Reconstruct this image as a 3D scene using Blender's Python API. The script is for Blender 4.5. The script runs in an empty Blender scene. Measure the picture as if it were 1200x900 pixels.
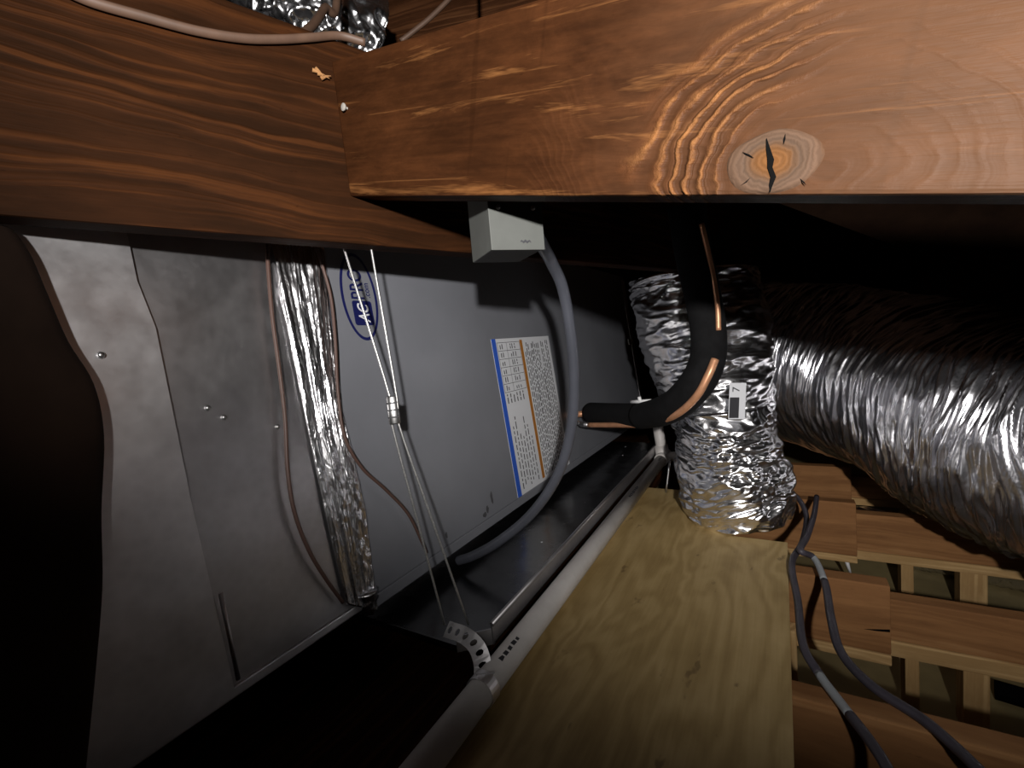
import bpy, bmesh, math, random
from mathutils import Vector, Matrix, noise
V = Vector
random.seed(7)
S = bpy.context.scene
COL = S.collection
PI = math.pi

# ------------------------------------------------------------------ camera
F = 540.0                                   # focal length in pixels of a 1200 x 900 frame
CZ = 0.86                                   # eye height above the attic floor
CAM = V((0, 0, CZ))
_a, _b, _t = 915 - 600, 377 - 450, math.tan(math.radians(5))
_y = V((_a, _b, F)).normalized()            # world +Y (length of the air handler) seen from the camera
_ny = -F * F / (_a * _t + _b)
_z = -V((_ny * _t, _ny, F)).normalized()
_x = _y.cross(_z)
RM = Matrix((_x, _y, _z))                   # camera (x right, y down, z forward) -> world
cd = bpy.data.cameras.new('camera'); cam = bpy.data.objects.new('camera', cd); COL.objects.link(cam)
cd.sensor_width = 36; cd.lens = F / 1200 * 36; cd.clip_start = 0.01
cx, cy, cz = RM @ V((1, 0, 0)), RM @ V((0, -1, 0)), RM @ V((0, 0, -1))
cam.matrix_world = Matrix(((cx.x, cy.x, cz.x, CAM.x), (cx.y, cy.y, cz.y, CAM.y), (cx.z, cy.z, cz.z, CAM.z), (0, 0, 0, 1)))
S.camera = cam

# ------------------------------------------------------------------ world, lights, exposure
w = bpy.data.worlds.new('attic_dark'); S.world = w; w.use_nodes = True
w.node_tree.nodes['Background'].inputs[0].default_value = (0.9, 0.85, 0.8, 1)
w.node_tree.nodes['Background'].inputs[1].default_value = 0.0
S.view_settings.view_transform = 'Standard'; S.view_settings.look = 'None'
S.view_settings.gamma = 1; S.view_settings.use_curve_mapping = False
S.view_settings.exposure = 0.0

def ray(u, v):
    return RM @ V(((u - 600) / F, (v - 450) / F, 1))
def at(u, v, d):                            # point of a pixel at a depth along the optical axis
    return CAM + ray(u, v) * d
def onp(u, v, p, n):                        # point of a pixel on a plane
    r = ray(u, v); n = V(n)
    return CAM + r * ((V(p) - CAM).dot(n) / r.dot(n))
def onz(u, v, z): return onp(u, v, (0, 0, z), (0, 0, 1))

LPOS = CAM + V((0.21, -0.31, 0.13))       # head torch of the person looking in
ld = bpy.data.lights.new('head_torch_offscreen', 'SPOT'); lo = bpy.data.objects.new('head_torch_offscreen', ld); COL.objects.link(lo)
ld.energy = 97; ld.color = (1.0, 0.96, 0.93); ld.shadow_soft_size = 0.016
ld.spot_size = math.radians(120); ld.spot_blend = .8
# oval beam, its long axis tipped from upper left to lower right
_az, _el = math.radians(-18), math.radians(5)
_f = V((math.sin(_az) * math.cos(_el), math.cos(_az) * math.cos(_el), math.sin(_el)))
_r = _f.cross(V((0, 0, 1))).normalized(); _u = _r.cross(_f)
_lx = (_r * .95 - _u * .30).normalized(); _lz = -_f; _ly = _lz.cross(_lx)
SY = .54
lo.matrix_world = Matrix(((_lx.x, _ly.x * SY, _lz.x, LPOS.x), (_lx.y, _ly.y * SY, _lz.y, LPOS.y), (_lx.z, _ly.z * SY, _lz.z, LPOS.z), (0, 0, 0, 1)))

# ------------------------------------------------------------------ material helpers
def mat(name):
    m = bpy.data.materials.new(name); m.use_nodes = True
    nt = m.node_tree; b = nt.nodes['Principled BSDF']
    return m, nt, b
def N(nt, t, **k):
    n = nt.nodes.new(t)
    for a, v in k.items(): setattr(n, a, v)
    return n
def L(nt, a, b): nt.links.new(a, b)
def setin(n, **k):
    for a, v in k.items(): n.inputs[a.replace('_', ' ')].default_value = v
def rgba(c): return (c[0], c[1], c[2], 1)
def s2l(r, g, b):
    f = lambda c: ((c / 255 + 0.055) / 1.055) ** 2.4 if c > 10 else c / 255 / 12.92
    return (f(r), f(g), f(b))
def ramp(nt, stops):
    r = N(nt, 'ShaderNodeValToRGB'); e = r.color_ramp.elements
    e[0].position, e[0].color = stops[0][0], rgba(stops[0][1])
    e[1].position, e[1].color = stops[-1][0], rgba(stops[-1][1])
    for p, c in stops[1:-1]:
        x = e.new(p); x.color = rgba(c)
    return r
def math_(nt, op, a, b=None, c=None):
    n = N(nt, 'ShaderNodeMath', operation=op)
    for i, v in enumerate((a, b, c)):
        if v is None: continue
        if isinstance(v, (int, float)): n.inputs[i].default_value = v
        else: L(nt, v, n.inputs[i])
    return n.outputs[0]
def noise_(nt, vec, scale, detail=4, rough=0.55, dist=0.0):
    n = N(nt, 'ShaderNodeTexNoise'); n.inputs['Scale'].default_value = scale
    n.inputs['Detail'].default_value = detail; n.inputs['Roughness'].default_value = rough; n.inputs['Distortion'].default_value = dist
    if vec is not None: L(nt, vec, n.inputs['Vector'])
    return n.outputs['Fac']
def mapping(nt, vec, scale=(1, 1, 1), loc=(0, 0, 0), rot=(0, 0, 0)):
    m = N(nt, 'ShaderNodeMapping'); m.inputs['Scale'].default_value = scale; m.inputs['Location'].default_value = loc; m.inputs['Rotation'].default_value = rot
    L(nt, vec, m.inputs['Vector']); return m.outputs[0]
def mixc(nt, fac, a, b, mode='MIX'):
    m = N(nt, 'ShaderNodeMix', data_type='RGBA', blend_type=mode)
    for s, v in ((0, fac), (6, a), (7, b)):
        if isinstance(v, (int, float)): m.inputs[s].default_value = v
        elif isinstance(v, tuple): m.inputs[s].default_value = rgba(v)
        else: L(nt, v, m.inputs[s])
    return m.outputs[2]
def bump(nt, h, b, strength=0.5, dist=0.002):
    n = N(nt, 'ShaderNodeBump'); n.inputs['Strength'].default_value = strength; n.inputs['Distance'].default_value = dist
    L(nt, h, n.inputs['Height']); L(nt, n.outputs[0], b.inputs['Normal']); return n

def wood(name, dark, mid, light, axis='x', spacing=0.012, wander=0.5, ridge=0.5, rough=0.6, seed=0.0, blotch=0.35, knot=None, spec=.04):
    """sawn wood: grain runs along the object's own x axis, rings are bands across z (and y)"""
    m, nt, b = mat(name)
    tc = N(nt, 'ShaderNodeTexCoord').outputs['Object']
    p = mapping(nt, tc, loc=(seed, seed * .7, seed * .3))
    sep = N(nt, 'ShaderNodeSeparateXYZ'); L(nt, tc, sep.inputs[0])
    X, Y, Z = sep.outputs
    low = noise_(nt, mapping(nt, p, (1.6, 4, 4)), 1.6, 3, .5)
    phi = math_(nt, 'ADD', Z, math_(nt, 'MULTIPLY', Y, .6))
    phi = math_(nt, 'ADD', phi, math_(nt, 'MULTIPLY', math_(nt, 'SUBTRACT', low, .5), wander * .12))
    ringw = None
    if knot:                                  # rings sweep round the knot
        kx, kz, sx = knot
        du = math_(nt, 'SUBTRACT', X, kx + .035); dv = math_(nt, 'SUBTRACT', Z, kz - .01)
        n2 = noise_(nt, mapping(nt, p, (6, 6, 10)), 2.2, 3, .5)
        e = math_(nt, 'SQRT', math_(nt, 'ADD', math_(nt, 'POWER', math_(nt, 'ABSOLUTE', math_(nt, 'MULTIPLY', du, .95)), 2.0),
                                  math_(nt, 'POWER', math_(nt, 'ABSOLUTE', math_(nt, 'MULTIPLY', dv, 1.15)), 2.0)))
        e = math_(nt, 'ADD', e, math_(nt, 'MULTIPLY', math_(nt, 'SUBTRACT', n2, .5), .035))
        mr = N(nt, 'ShaderNodeMapRange', interpolation_type='SMOOTHSTEP')
        L(nt, e, mr.inputs[0]); mr.inputs[1].default_value = .105; mr.inputs[2].default_value = .26; mr.inputs[3].default_value = 1; mr.inputs[4].default_value = 0
        wk = mr.outputs[0]
        phi = math_(nt, 'ADD', math_(nt, 'MULTIPLY', e, wk), math_(nt, 'MULTIPLY', phi, math_(nt, 'SUBTRACT', 1.0, wk)))
        # rings read strongest on the side of the knot away from the weathered end
        def step(v, a_, b_, lo=0.0, hi=1.0):
            m_ = N(nt, 'ShaderNodeMapRange', interpolation_type='SMOOTHSTEP'); L(nt, v, m_.inputs[0])
            m_.inputs[1].default_value = a_; m_.inputs[2].default_value = b_; m_.inputs[3].default_value = lo; m_.inputs[4].default_value = hi
            return m_.outputs[0]
        side_ = step(math_(nt, 'ADD', du, math_(nt, 'MULTIPLY', dv, -.35)), -.085, -.03, 1, 0)
        band = math_(nt, 'MULTIPLY', step(e, .055, .075), step(e, .125, .16, 1, 0))
        ringw = math_(nt, 'ADD', math_(nt, 'MULTIPLY', math_(nt, 'MULTIPLY', side_, band), .95), .10)
    ph = math_(nt, 'MULTIPLY', phi, 2 * PI / spacing)
    fine = noise_(nt, mapping(nt, p, (9, 160, 160)), 1.0, 4, .6)
    ph = math_(nt, 'ADD', ph, math_(nt, 'MULTIPLY', fine, 1.6))
    cmb = N(nt, 'ShaderNodeCombineXYZ'); L(nt, math_(nt, 'MULTIPLY', ph, .16), cmb.inputs[0]); L(nt, math_(nt, 'MULTIPLY', X, 1.1), cmb.inputs[1]); cmb.inputs[2].default_value = seed
    rn = noise_(nt, cmb.outputs[0], 1.6, 2.5, .55)
    mrr = N(nt, 'ShaderNodeMapRange', interpolation_type='SMOOTHSTEP'); L(nt, rn, mrr.inputs[0])
    mrr.inputs[1].default_value = .42; mrr.inputs[2].default_value = .68
    ring = mrr.outputs[0]
    if knot:
        sn = math_(nt, 'POWER', math_(nt, 'ADD', math_(nt, 'MULTIPLY', math_(nt, 'SINE', ph), .5), .5), 2.5)
        gr = noise_(nt, mapping(nt, p, (90, 90, 90)), 1.0, 4, .65)
        ring = math_(nt, 'ADD', math_(nt, 'MULTIPLY', ring, .35), math_(nt, 'MULTIPLY', sn, math_(nt, 'MULTIPLY', gr, 1.35)))
    if ringw is not None: ring = math_(nt, 'MULTIPLY', ring, ringw)
    else:
        msk = noise_(nt, mapping(nt, p, (1.2, 9, 9)), 1.3, 2, .5)
        ring = math_(nt, 'MULTIPLY', ring, math_(nt, 'MULTIPLY', msk, 1.5))
    blo = noise_(nt, mapping(nt, p, (4, 14, 14)), 1.5, 5, .65)
    cr = ramp(nt, [(0.25, dark), (.5, mid), (.85, light)])
    fac = math_(nt, 'ADD', math_(nt, 'MULTIPLY', ring, .42), math_(nt, 'ADD', math_(nt, 'MULTIPLY', blo, .55 + blotch * .3), math_(nt, 'MULTIPLY', fine, .18)))
    fac = math_(nt, 'SUBTRACT', fac, .10)
    L(nt, fac, cr.inputs[0])
    col = cr.outputs[0]
    if knot:                                  # stains, saw marks across the grain, golden worn streaks
        st_ = noise_(nt, mapping(nt, p, (7, 20, 16)), 1.2, 5, .7, 1.2)
        sr_ = ramp(nt, [(.42, (1, 1, 1)), (.62, (0, 0, 0))]); L(nt, st_, sr_.inputs[0])
        col = mixc(nt, math_(nt, 'MULTIPLY', sr_.outputs[0], .38), col, tuple(c * .55 for c in dark))
        saw = noise_(nt, mapping(nt, p, (60, 4, 3)), 1.0, 2, .5); sw = ramp(nt, [(.64, (0, 0, 0)), (.72, (1, 1, 1))]); L(nt, saw, sw.inputs[0])
        col = mixc(nt, math_(nt, 'MULTIPLY', sw.outputs[0], .3), col, tuple(c * .5 for c in dark))
        wr = noise_(nt, mapping(nt, p, (3.5, 30, 55)), 1.0, 5, .7, .5); wrr = ramp(nt, [(.56, (0, 0, 0)), (.68, (1, 1, 1))]); L(nt, wr, wrr.inputs[0])
        col = mixc(nt, math_(nt, 'MULTIPLY', wrr.outputs[0], .4), col, light)
    speck = noise_(nt, mapping(nt, p, (40, 120, 120)), 1.4, 3, .7)
    sp = ramp(nt, [(.66, (0, 0, 0)), (.74, (1, 1, 1))]); L(nt, speck, sp.inputs[0])
    col = mixc(nt, math_(nt, 'MULTIPLY', sp.outputs[0], .35), col, tuple(c * .45 for c in dark))
    if knot:                                  # greyed, weathered end past the knot
        g = N(nt, 'ShaderNodeMapRange', interpolation_type='SMOOTHSTEP'); L(nt, math_(nt, 'ADD', X, math_(nt, 'MULTIPLY', blo, .25)), g.inputs[0])
        g.inputs[1].default_value = knot[0] - .12; g.inputs[2].default_value = knot[0] + .3; g.inputs[4].default_value = .6
        col = mixc(nt, g.outputs[0], col, s2l(86, 63, 46))
    L(nt, col, b.inputs['Base Color'])
    b.inputs['Roughness'].default_value = rough; b.inputs['Specular IOR Level'].default_value = spec
    h = math_(nt, 'ADD', math_(nt, 'MULTIPLY', ring, 1.0), math_(nt, 'ADD', math_(nt, 'MULTIPLY', fine, .35), math_(nt, 'MULTIPLY', blo, .3)))
    bump(nt, h, b, ridge, .004)
    return m

def plain(name, col, rough=.5, metal=0.0, nscale=0, nfac=.2, bmp=0, spec=.5, sc=(1, 1, 1)):
    m, nt, b = mat(name)
    b.inputs['Base Color'].default_value = rgba(col); b.inputs['Roughness'].default_value = rough
    b.inputs['Metallic'].default_value = metal; b.inputs['Specular IOR Level'].default_value = spec
    if nscale:
        tc = N(nt, 'ShaderNodeTexCoord').outputs['Object']
        n = noise_(nt, mapping(nt, tc, sc), nscale, 5, .6)
        r = ramp(nt, [(.3, tuple(c * (1 - nfac) for c in col)), (.7, tuple(min(1, c * (1 + nfac)) for c in col))])
        L(nt, n, r.inputs[0]); L(nt, r.outputs[0], b.inputs['Base Color'])
        if bmp: bump(nt, n, b, bmp, .003)
    return m

def galv(name, col, r0=.2, r1=.38, seed=0):
    m, nt, b = mat(name)
    tc = N(nt, 'ShaderNodeTexCoord').outputs['Object']
    p = mapping(nt, tc, loc=(seed, seed, seed))
    sp = N(nt, 'ShaderNodeTexVoronoi'); sp.inputs['Scale'].default_value = 70; L(nt, p, sp.inputs['Vector'])
    n = noise_(nt, p, 5, 5, .6)
    f = math_(nt, 'ADD', math_(nt, 'MULTIPLY', n, .8), math_(nt, 'MULTIPLY', sp.outputs['Distance'], .12))
    r = ramp(nt, [(.25, tuple(c * .72 for c in col)), (.75, tuple(min(1, c * 1.15) for c in col))]); L(nt, f, r.inputs[0])
    L(nt, r.outputs[0], b.inputs['Base Color'])
    mr = N(nt, 'ShaderNodeMapRange'); L(nt, noise_(nt, p, 9, 6, .7), mr.inputs[0])
    mr.inputs[1].default_value = .3; mr.inputs[2].default_value = .7; mr.inputs[3].default_value = r0; mr.inputs[4].default_value = r1
    L(nt, mr.outputs[0], b.inputs['Roughness']); b.inputs['Metallic'].default_value = 1
    bump(nt, noise_(nt, p, 4.5, 3, .5), b, .35, .02)
    return m

def foil(name, col=(.90, .90, .92), rough=.16, sc=(1, 1, 1), scale=60, strength=.8):
    m, nt, b = mat(name)
    tc = N(nt, 'ShaderNodeTexCoord').outputs['Object']
    p = mapping(nt, tc, sc)
    n1 = noise_(nt, p, scale, 3, .6, .8)
    vo = N(nt, 'ShaderNodeTexVoronoi'); vo.inputs['Scale'].default_value = scale * .8; L(nt, p, vo.inputs['Vector'])
    h = math_(nt, 'ADD', n1, math_(nt, 'MULTIPLY', vo.outputs['Distance'], .7))
    bump(nt, h, b, strength, .006)
    b.inputs['Base Color'].default_value = rgba(col); b.inputs['Metallic'].default_value = 1; b.inputs['Roughness'].default_value = rough
    return m

# ------------------------------------------------------------------ mesh helpers
def link(name, me, m=None, parent=None, smooth=False):
    o = bpy.data.objects.new(name, me); COL.objects.link(o)
    if m is not None: me.materials.append(m)
    if smooth:
        for f in me.polygons: f.use_smooth = True
    if parent is not None: o.parent = parent
    return o
def pym(name, vs, fs, m, parent=None, smooth=False):
    """world-space vertices -> object with its origin at the parent's (or its own centre)"""
    base = parent_loc(parent) if parent is not None else sum((V(v) for v in vs), V()) / len(vs)
    me = bpy.data.meshes.new(name); me.from_pydata([tuple(V(v) - base) for v in vs], [], fs); me.update()
    bm = bmesh.new(); bm.from_mesh(me); bmesh.ops.recalc_face_normals(bm, faces=bm.faces); bm.to_mesh(me); bm.free()
    o = link(name, me, m, parent, smooth)
    if parent is None: o.location = base
    return o
def parent_loc(p):
    l = p.location.copy()
    while p.parent is not None:
        p = p.parent; l += p.location
    return l
def tag(o, label, cat, group=None):
    o['label'] = label; o['category'] = cat
    if group: o['group'] = group
    return o
def thing(name, label, cat, loc, group=None):
    o = bpy.data.objects.new(name, None); COL.objects.link(o); o.location = loc; o.empty_display_size = .05
    return tag(o, label, cat, group)
def struct(o): o['kind'] = 'structure'; return o

def obox(o, ax, ay, az):
    """eight corners of a box from a corner and three edge vectors"""
    o, ax, ay, az = V(o), V(ax), V(ay), V(az)
    vs = [o, o + ax, o + ax + ay, o + ay]; vs += [v + az for v in vs]
    return vs, [(0, 3, 2, 1), (4, 5, 6, 7), (0, 1, 5, 4), (1, 2, 6, 5), (2, 3, 7, 6), (3, 0, 4, 7)]
def box(name, o, ax, ay, az, m, parent=None, bev=0.0):
    ob = pym(name, *obox(o, ax, ay, az), m, parent)
    if bev: bevel(ob, bev)
    return ob
def bevel(ob, r, seg=2):
    bm = bmesh.new(); bm.from_mesh(ob.data)
    bmesh.ops.bevel(bm, geom=bm.edges[:], offset=r, segments=seg, affect='EDGES', profile=.6)
    bm.to_mesh(ob.data); bm.free()
def board(name, corner, dx, dz, dy, length, thick, height, m, bev=.003, parent=None):
    """a sawn board with its own axes: x along the length, z up its face, y into its thickness; corner is its origin"""
    dx = V(dx).normalized(); dz = (V(dz) - dx * V(dz).dot(dx)).normalized(); dyy = dz.cross(dx)
    sgn = 1 if V(dy).dot(dyy) > 0 else -1
    vs, fs = obox((0, 0, 0), (length, 0, 0), (0, thick * sgn, 0), (0, 0, height))
    me = bpy.data.meshes.new(name); me.from_pydata([tuple(v) for v in vs], [], fs)
    bm = bmesh.new(); bm.from_mesh(me); bmesh.ops.recalc_face_normals(bm, faces=bm.faces)
    bmesh.ops.bevel(bm, geom=bm.edges[:], offset=bev, segments=2, affect='EDGES', profile=.6); bm.to_mesh(me); bm.free()
    o = link(name, me, m, parent)
    c = V(corner)
    o.matrix_world = Matrix(((dx.x, dyy.x, dz.x, c.x), (dx.y, dyy.y, dz.y, c.y), (dx.z, dyy.z, dz.z, c.z), (0, 0, 0, 1)))
    return o, sgn
def spline(pts, n=12):
    P = [V(p) for p in pts]; P = [P[0] * 2 - P[1]] + P + [P[-1] * 2 - P[-2]]; out = []
    for i in range(1, len(P) - 2):
        a, b, c, d = P[i - 1:i + 3]
        for k in range(n):
            t = k / n
            out.append(.5 * ((2 * b) + (c - a) * t + (2 * a - 5 * b + 4 * c - d) * t * t + (3 * b - a - 3 * c + d) * t ** 3))
    out.append(P[-2]); return out
def frames(path):
    T = [(path[min(i + 1, len(path) - 1)] - path[max(i - 1, 0)]).normalized() for i in range(len(path))]
    u = T[0].orthogonal().normalized(); fr = []
    for t in T:
        u = (u - t * u.dot(t)).normalized(); fr.append((u, t.cross(u)))
    return fr
def tube(name, path, r, m, parent=None, seg=12, cap=True, flat=1.0):
    path = [V(p) for p in path]; fr = frames(path); vs = []; fs = []
    for i, p in enumerate(path):
        rr = r(i / (len(path) - 1)) if callable(r) else r
        a, b = fr[i]
        for k in range(seg):
            t = 2 * PI * k / seg; vs.append(p + a * math.cos(t) * rr + b * math.sin(t) * rr * flat)
    for i in range(len(path) - 1):
        for k in range(seg):
            fs.append((i * seg + k, i * seg + (k + 1) % seg, (i + 1) * seg + (k + 1) % seg, (i + 1) * seg + k))
    if cap:
        fs.append(tuple(range(seg))[::-1]); n = len(path) - 1; fs.append(tuple(range(n * seg, n * seg + seg)))
    o = pym(name, vs, fs, m, parent, True)
    return o
def fbm(p, o=3): return noise.fractal(p, 1.0, 2.0, o)
def duct(name, path, rad, m, disp, nu=220, nv=130, parent=None, cap=True):
    """crinkled foil sleeve: rad(t), disp(t, theta, world point) real displacement"""
    path = [V(p) for p in path]; n = len(path); fr = frames(path); vs = []; fs = []
    for i in range(nu):
        t = i / (nu - 1); q = t * (n - 1); k = min(int(q), n - 2); f = q - k
        p = path[k].lerp(path[k + 1], f); a = fr[k][0].lerp(fr[k + 1][0], f); b = fr[k][1].lerp(fr[k + 1][1], f)
        r = rad(t)
        for j in range(nv):
            th = 2 * PI * j / nv; d = a * math.cos(th) + b * math.sin(th); w_ = p + d * r
            vs.append(p + d * (r + disp(t, th, w_)))
    for i in range(nu - 1):
        for j in range(nv):
            fs.append((i * nv + j, i * nv + (j + 1) % nv, (i + 1) * nv + (j + 1) % nv, (i + 1) * nv + j))
    if cap:
        fs.append(tuple(range(nv))[::-1]); fs.append(tuple(range((nu - 1) * nv, nu * nv)))
    return pym(name, vs, fs, m, parent, True)

# ------------------------------------------------------------------ materials
M = {}
M['beamA'] = wood('redwood_dark', s2l(36, 20, 9), s2l(52, 29, 14), s2l(84, 48, 22), spacing=.019, wander=.7, ridge=.5, rough=.7, seed=3.1)
M['old_wood'] = wood('old_brown_wood', s2l(66, 40, 24), s2l(92, 58, 36), s2l(116, 78, 50), spacing=.015, ridge=.3, seed=8.3)
M['joist'] = wood('joist_wood', s2l(128, 90, 58), s2l(150, 108, 70), s2l(170, 128, 86), spacing=.03, ridge=.12, seed=5.2, rough=.7)
M['pine'] = wood('pale_pine', s2l(176, 142, 96), s2l(204, 170, 120), s2l(220, 190, 142), spacing=.02, ridge=.15, seed=1.2, rough=.7)
M['galv'] = galv('galvanised_sheet', (.62, .61, .62), .34, .48)
M['galv2'] = galv('galvanised_sheet_lit', (.85, .84, .85), .40, .55, 4)  # paler copy of the sheet metal, lamp glare put into its colour
M['pan'] = galv('drain_pan_metal', (.20, .20, .20), .16, .32, 9)
M['foil'] = foil('foil_jacket', rough=.24, sc=(1, 1, 1), scale=22, strength=.25)
M['foilflex'] = foil('foil_flex_jacket', (.74, .74, .78), .27, (1, 1, 1), 26, .15)
M['tape'] = foil('foil_tape', (.82, .82, .84), .24, (1, 1, .3), 90, .35)
M['pvc'] = plain('white_pvc', s2l(205, 201, 197), .45, 0, 12, .12)
M['rubber'] = plain('black_foam', (.006, .006, .0065), .9, 0, 40, .3, .3, .15)
M['copper'] = plain('bare_copper', (.62, .31, .17), .4, .45, 30, .2)
M['steel'] = plain('zinc_steel', (.55, .55, .55), .35, 1, 60, .3)
M['zinc'] = plain('dull_zinc', (.36, .34, .31), .6)
M['rope'] = plain('steel_cable', (.42, .42, .41), .38, .8, 400, .4)
M['boxgrey'] = plain('grey_box_paint', s2l(84, 86, 83), .6, 0, 20, .1, 0, .25)
M['conduit'] = plain('grey_conduit', s2l(66, 68, 75), .3, 0, 14, .15)
M['wire'] = plain('brown_wire', s2l(84, 62, 54), .5)
M['nmcable'] = plain('beige_cable', s2l(92, 70, 56), .55, 0, 30, .2)
M['hose'] = plain('slate_cable', s2l(62, 58, 66), .5, 0, 25, .25)
M['hose_highlight'] = plain('cable_highlight', s2l(150, 155, 158), .4)  # cable colour with the highlight painted in
M['black'] = plain('black_paint', (.004, .004, .004), .9, spec=.02)
M['ink'] = plain('black_ink', (.03, .03, .035), .6)
M['navy'] = plain('navy_ink', s2l(22, 26, 78), .45)
M['white'] = plain('label_white', s2l(214, 216, 220), .4)
M['blue'] = plain('label_blue', s2l(50, 92, 190), .4)
M['amber'] = plain('label_amber', s2l(170, 112, 44), .4)
M['tiewhite'] = plain('white_nylon', s2l(225, 225, 225), .4)
M['dark_brown'] = plain('dark_brown_matte', (.016, .009, .006), .95, 0, 8, .3, 0, .1)
M['deck'] = plain('roof_deck', s2l(70, 48, 34), .8, 0, 5, .3, .2, .2, (1, 8, 1))
M['drywall'] = plain('attic_floor_board', s2l(150, 134, 92), .85, 0, 7, .2, .2)

def cabpaint():
    m, nt, b = mat('cabinet_grey_paint')
    tc = N(nt, 'ShaderNodeTexCoord').outputs['Object']
    base = s2l(120, 122, 128)
    n = noise_(nt, tc, 4, 5, .6)
    r = ramp(nt, [(.3, tuple(c * .9 for c in base)), (.7, tuple(c * 1.06 for c in base))]); L(nt, n, r.inputs[0])
    b.inputs['Roughness'].default_value = .38; b.inputs['Specular IOR Level'].default_value = .5
    L(nt, r.outputs[0], b.inputs['Base Color'])
    bump(nt, noise_(nt, tc, 500, 2, .5), b, .06, .001)
    return m
M['cab'] = cabpaint()

def plymat():
    m, nt, b = mat('plywood_face')
    tc = N(nt, 'ShaderNodeTexCoord').outputs['Object']
    sep = N(nt, 'ShaderNodeSeparateXYZ'); L(nt, tc, sep.inputs[0])
    low = noise_(nt, mapping(nt, tc, (3.2, .9, 1)), 2.2, 3, .55, .6)
    ph = math_(nt, 'ADD', math_(nt, 'MULTIPLY', sep.outputs[0], 120), math_(nt, 'MULTIPLY', low, 46))
    ring = math_(nt, 'ADD', math_(nt, 'MULTIPLY', math_(nt, 'SINE', ph), .5), .5)
    fine = noise_(nt, mapping(nt, tc, (220, 8, 1)), 1, 4, .6)
    blo = noise_(nt, tc, 7, 5, .6)
    f = math_(nt, 'ADD', math_(nt, 'MULTIPLY', ring, .2), math_(nt, 'ADD', math_(nt, 'MULTIPLY', fine, .28), math_(nt, 'MULTIPLY', blo, .55)))
    cr = ramp(nt, [(.25, s2l(146, 120, 74)), (.5, s2l(172, 146, 96)), (.8, s2l(194, 168, 118))]); L(nt, f, cr.inputs[0])
    sp = noise_(nt, mapping(nt, tc, (1.4, .6, 1)), 22, 3, .6); sr = ramp(nt, [(.66, (0, 0, 0)), (.72, (1, 1, 1))]); L(nt, sp, sr.inputs[0])
    col = mixc(nt, math_(nt, 'MULTIPLY', sr.outputs[0], .55), cr.outputs[0], s2l(92, 70, 44))
    L(nt, col, b.inputs['Base Color']); b.inputs['Roughness'].default_value = .62; b.inputs['Specular IOR Level'].default_value = .3
    bump(nt, f, b, .12, .003)
    return m
M['ply'] = plymat()

# ------------------------------------------------------------------ key planes
ZP = CZ - 0.52                               # plywood top
ZB = CZ - 0.58                               # joist boards top
TILT = math.radians(5.5)
_r = ray(430, 715); CO = CAM + _r * (0.65 / -_r.x)          # cabinet: bottom corner at the taped seam
CN = V((math.cos(TILT), 0, math.sin(TILT)))                 # outward normal of its face
CU = V((-math.sin(TILT), 0, math.cos(TILT)))                # up its face
CY = V((0, 1, 0))
def fc(u, v, off=0.0): return onp(u, v, CO + CN * off, CN)  # pixel -> point on the cabinet face
def fp(a, b, off=0.0): return CO + CY * a + CU * b + CN * off
def fab(u, v): q = fc(u, v) - CO; return q.dot(CY), q.dot(CU)

# ------------------------------------------------------------------ the attic shell
x0, x1, y0, y1, zt = -2.2, 2.6, -1.2, 4.6, 2.1
struct(box('floor', (x0, y0, -.06), (x1 - x0, 0, 0), (0, y1 - y0, 0), (0, 0, .06), M['drywall']))
struct(box('wall_back', (x0, y1, 0), (x1 - x0, 0, 0), (0, .08, 0), (0, 0, zt), M['deck']))
struct(box('wall_front', (x0, y0 - .08, 0), (x1 - x0, 0, 0), (0, .08, 0), (0, 0, zt), M['deck']))
struct(box('wall_left', (x0 - .08, y0, 0), (.08, 0, 0), (0, y1 - y0, 0), (0, 0, zt), M['deck']))
struct(box('wall_right', (x1, y0, 0), (.08, 0, 0), (0, y1 - y0, 0), (0, 0, zt), M['deck']))
CEIL = zt
struct(box('ceiling', (x0, y0, zt), (x1 - x0, 0, 0), (0, y1 - y0, 0), (0, 0, .06), M['deck']))

# ------------------------------------------------------------------ beam A: long beam past the front of the air handler
THA = math.radians(18.5)
DA = V((math.sin(THA), math.cos(THA), 0)); NA = V((math.cos(THA), -math.sin(THA), 0))
A0 = at(375, 282, .62)
def pa(u, v, off=0.0): return onp(u, v, A0 + NA * off, NA)
AH = 0.275
sA = (onp(0, 250, A0, NA) - A0).dot(DA) - .10
beamA, sg = board('wood_beam', A0 + DA * sA, DA, (0, 0, 1), -NA, 4.3 - sA, .038, AH, M['beamA'])
tag(beamA, 'long dark reddish-brown wood beam with ridged grain passing in front of the metal ducts', 'beam')

# ------------------------------------------------------------------ beam B: near beam butting the face of beam A
DB = -(ray(-142, 232).normalized())
B0 = pa(410, 230); B1 = pa(388, 72)
BH = (B1 - B0).length
UB = (B1 - B0)
LB = 1.15
nB = DB.cross(UB).normalized()
if nB.dot(CAM - B0) < 0: nB = -nB
def pb(u, v, off=0.0): return onp(u, v, B0 + nB * off, nB)
mwB = None
kq = pb(905, 190)
dzB = (UB - DB * UB.dot(DB)).normalized()
BH2 = UB.dot(dzB)
kx, kz = (kq - B0).dot(DB), (kq - B0).dot(dzB)
M['beamB'] = wood('knotty_beam_wood', s2l(48, 27, 14), s2l(77, 45, 24), s2l(154, 104, 60), spacing=.0112, wander=.8, ridge=.75, rough=.48, seed=1.7, blotch=.5, knot=(kx, kz, 1))
beamB, sg = board('wood_beam', B0, DB, UB, -nB, LB, .042, BH2, M['beamB'])
shear = UB.dot(DB) / BH2
for v in beamB.data.vertices:                                # plumb cut against the face of the long beam
    if v.co.x < LB / 2: v.co.x += shear * v.co.z
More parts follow.
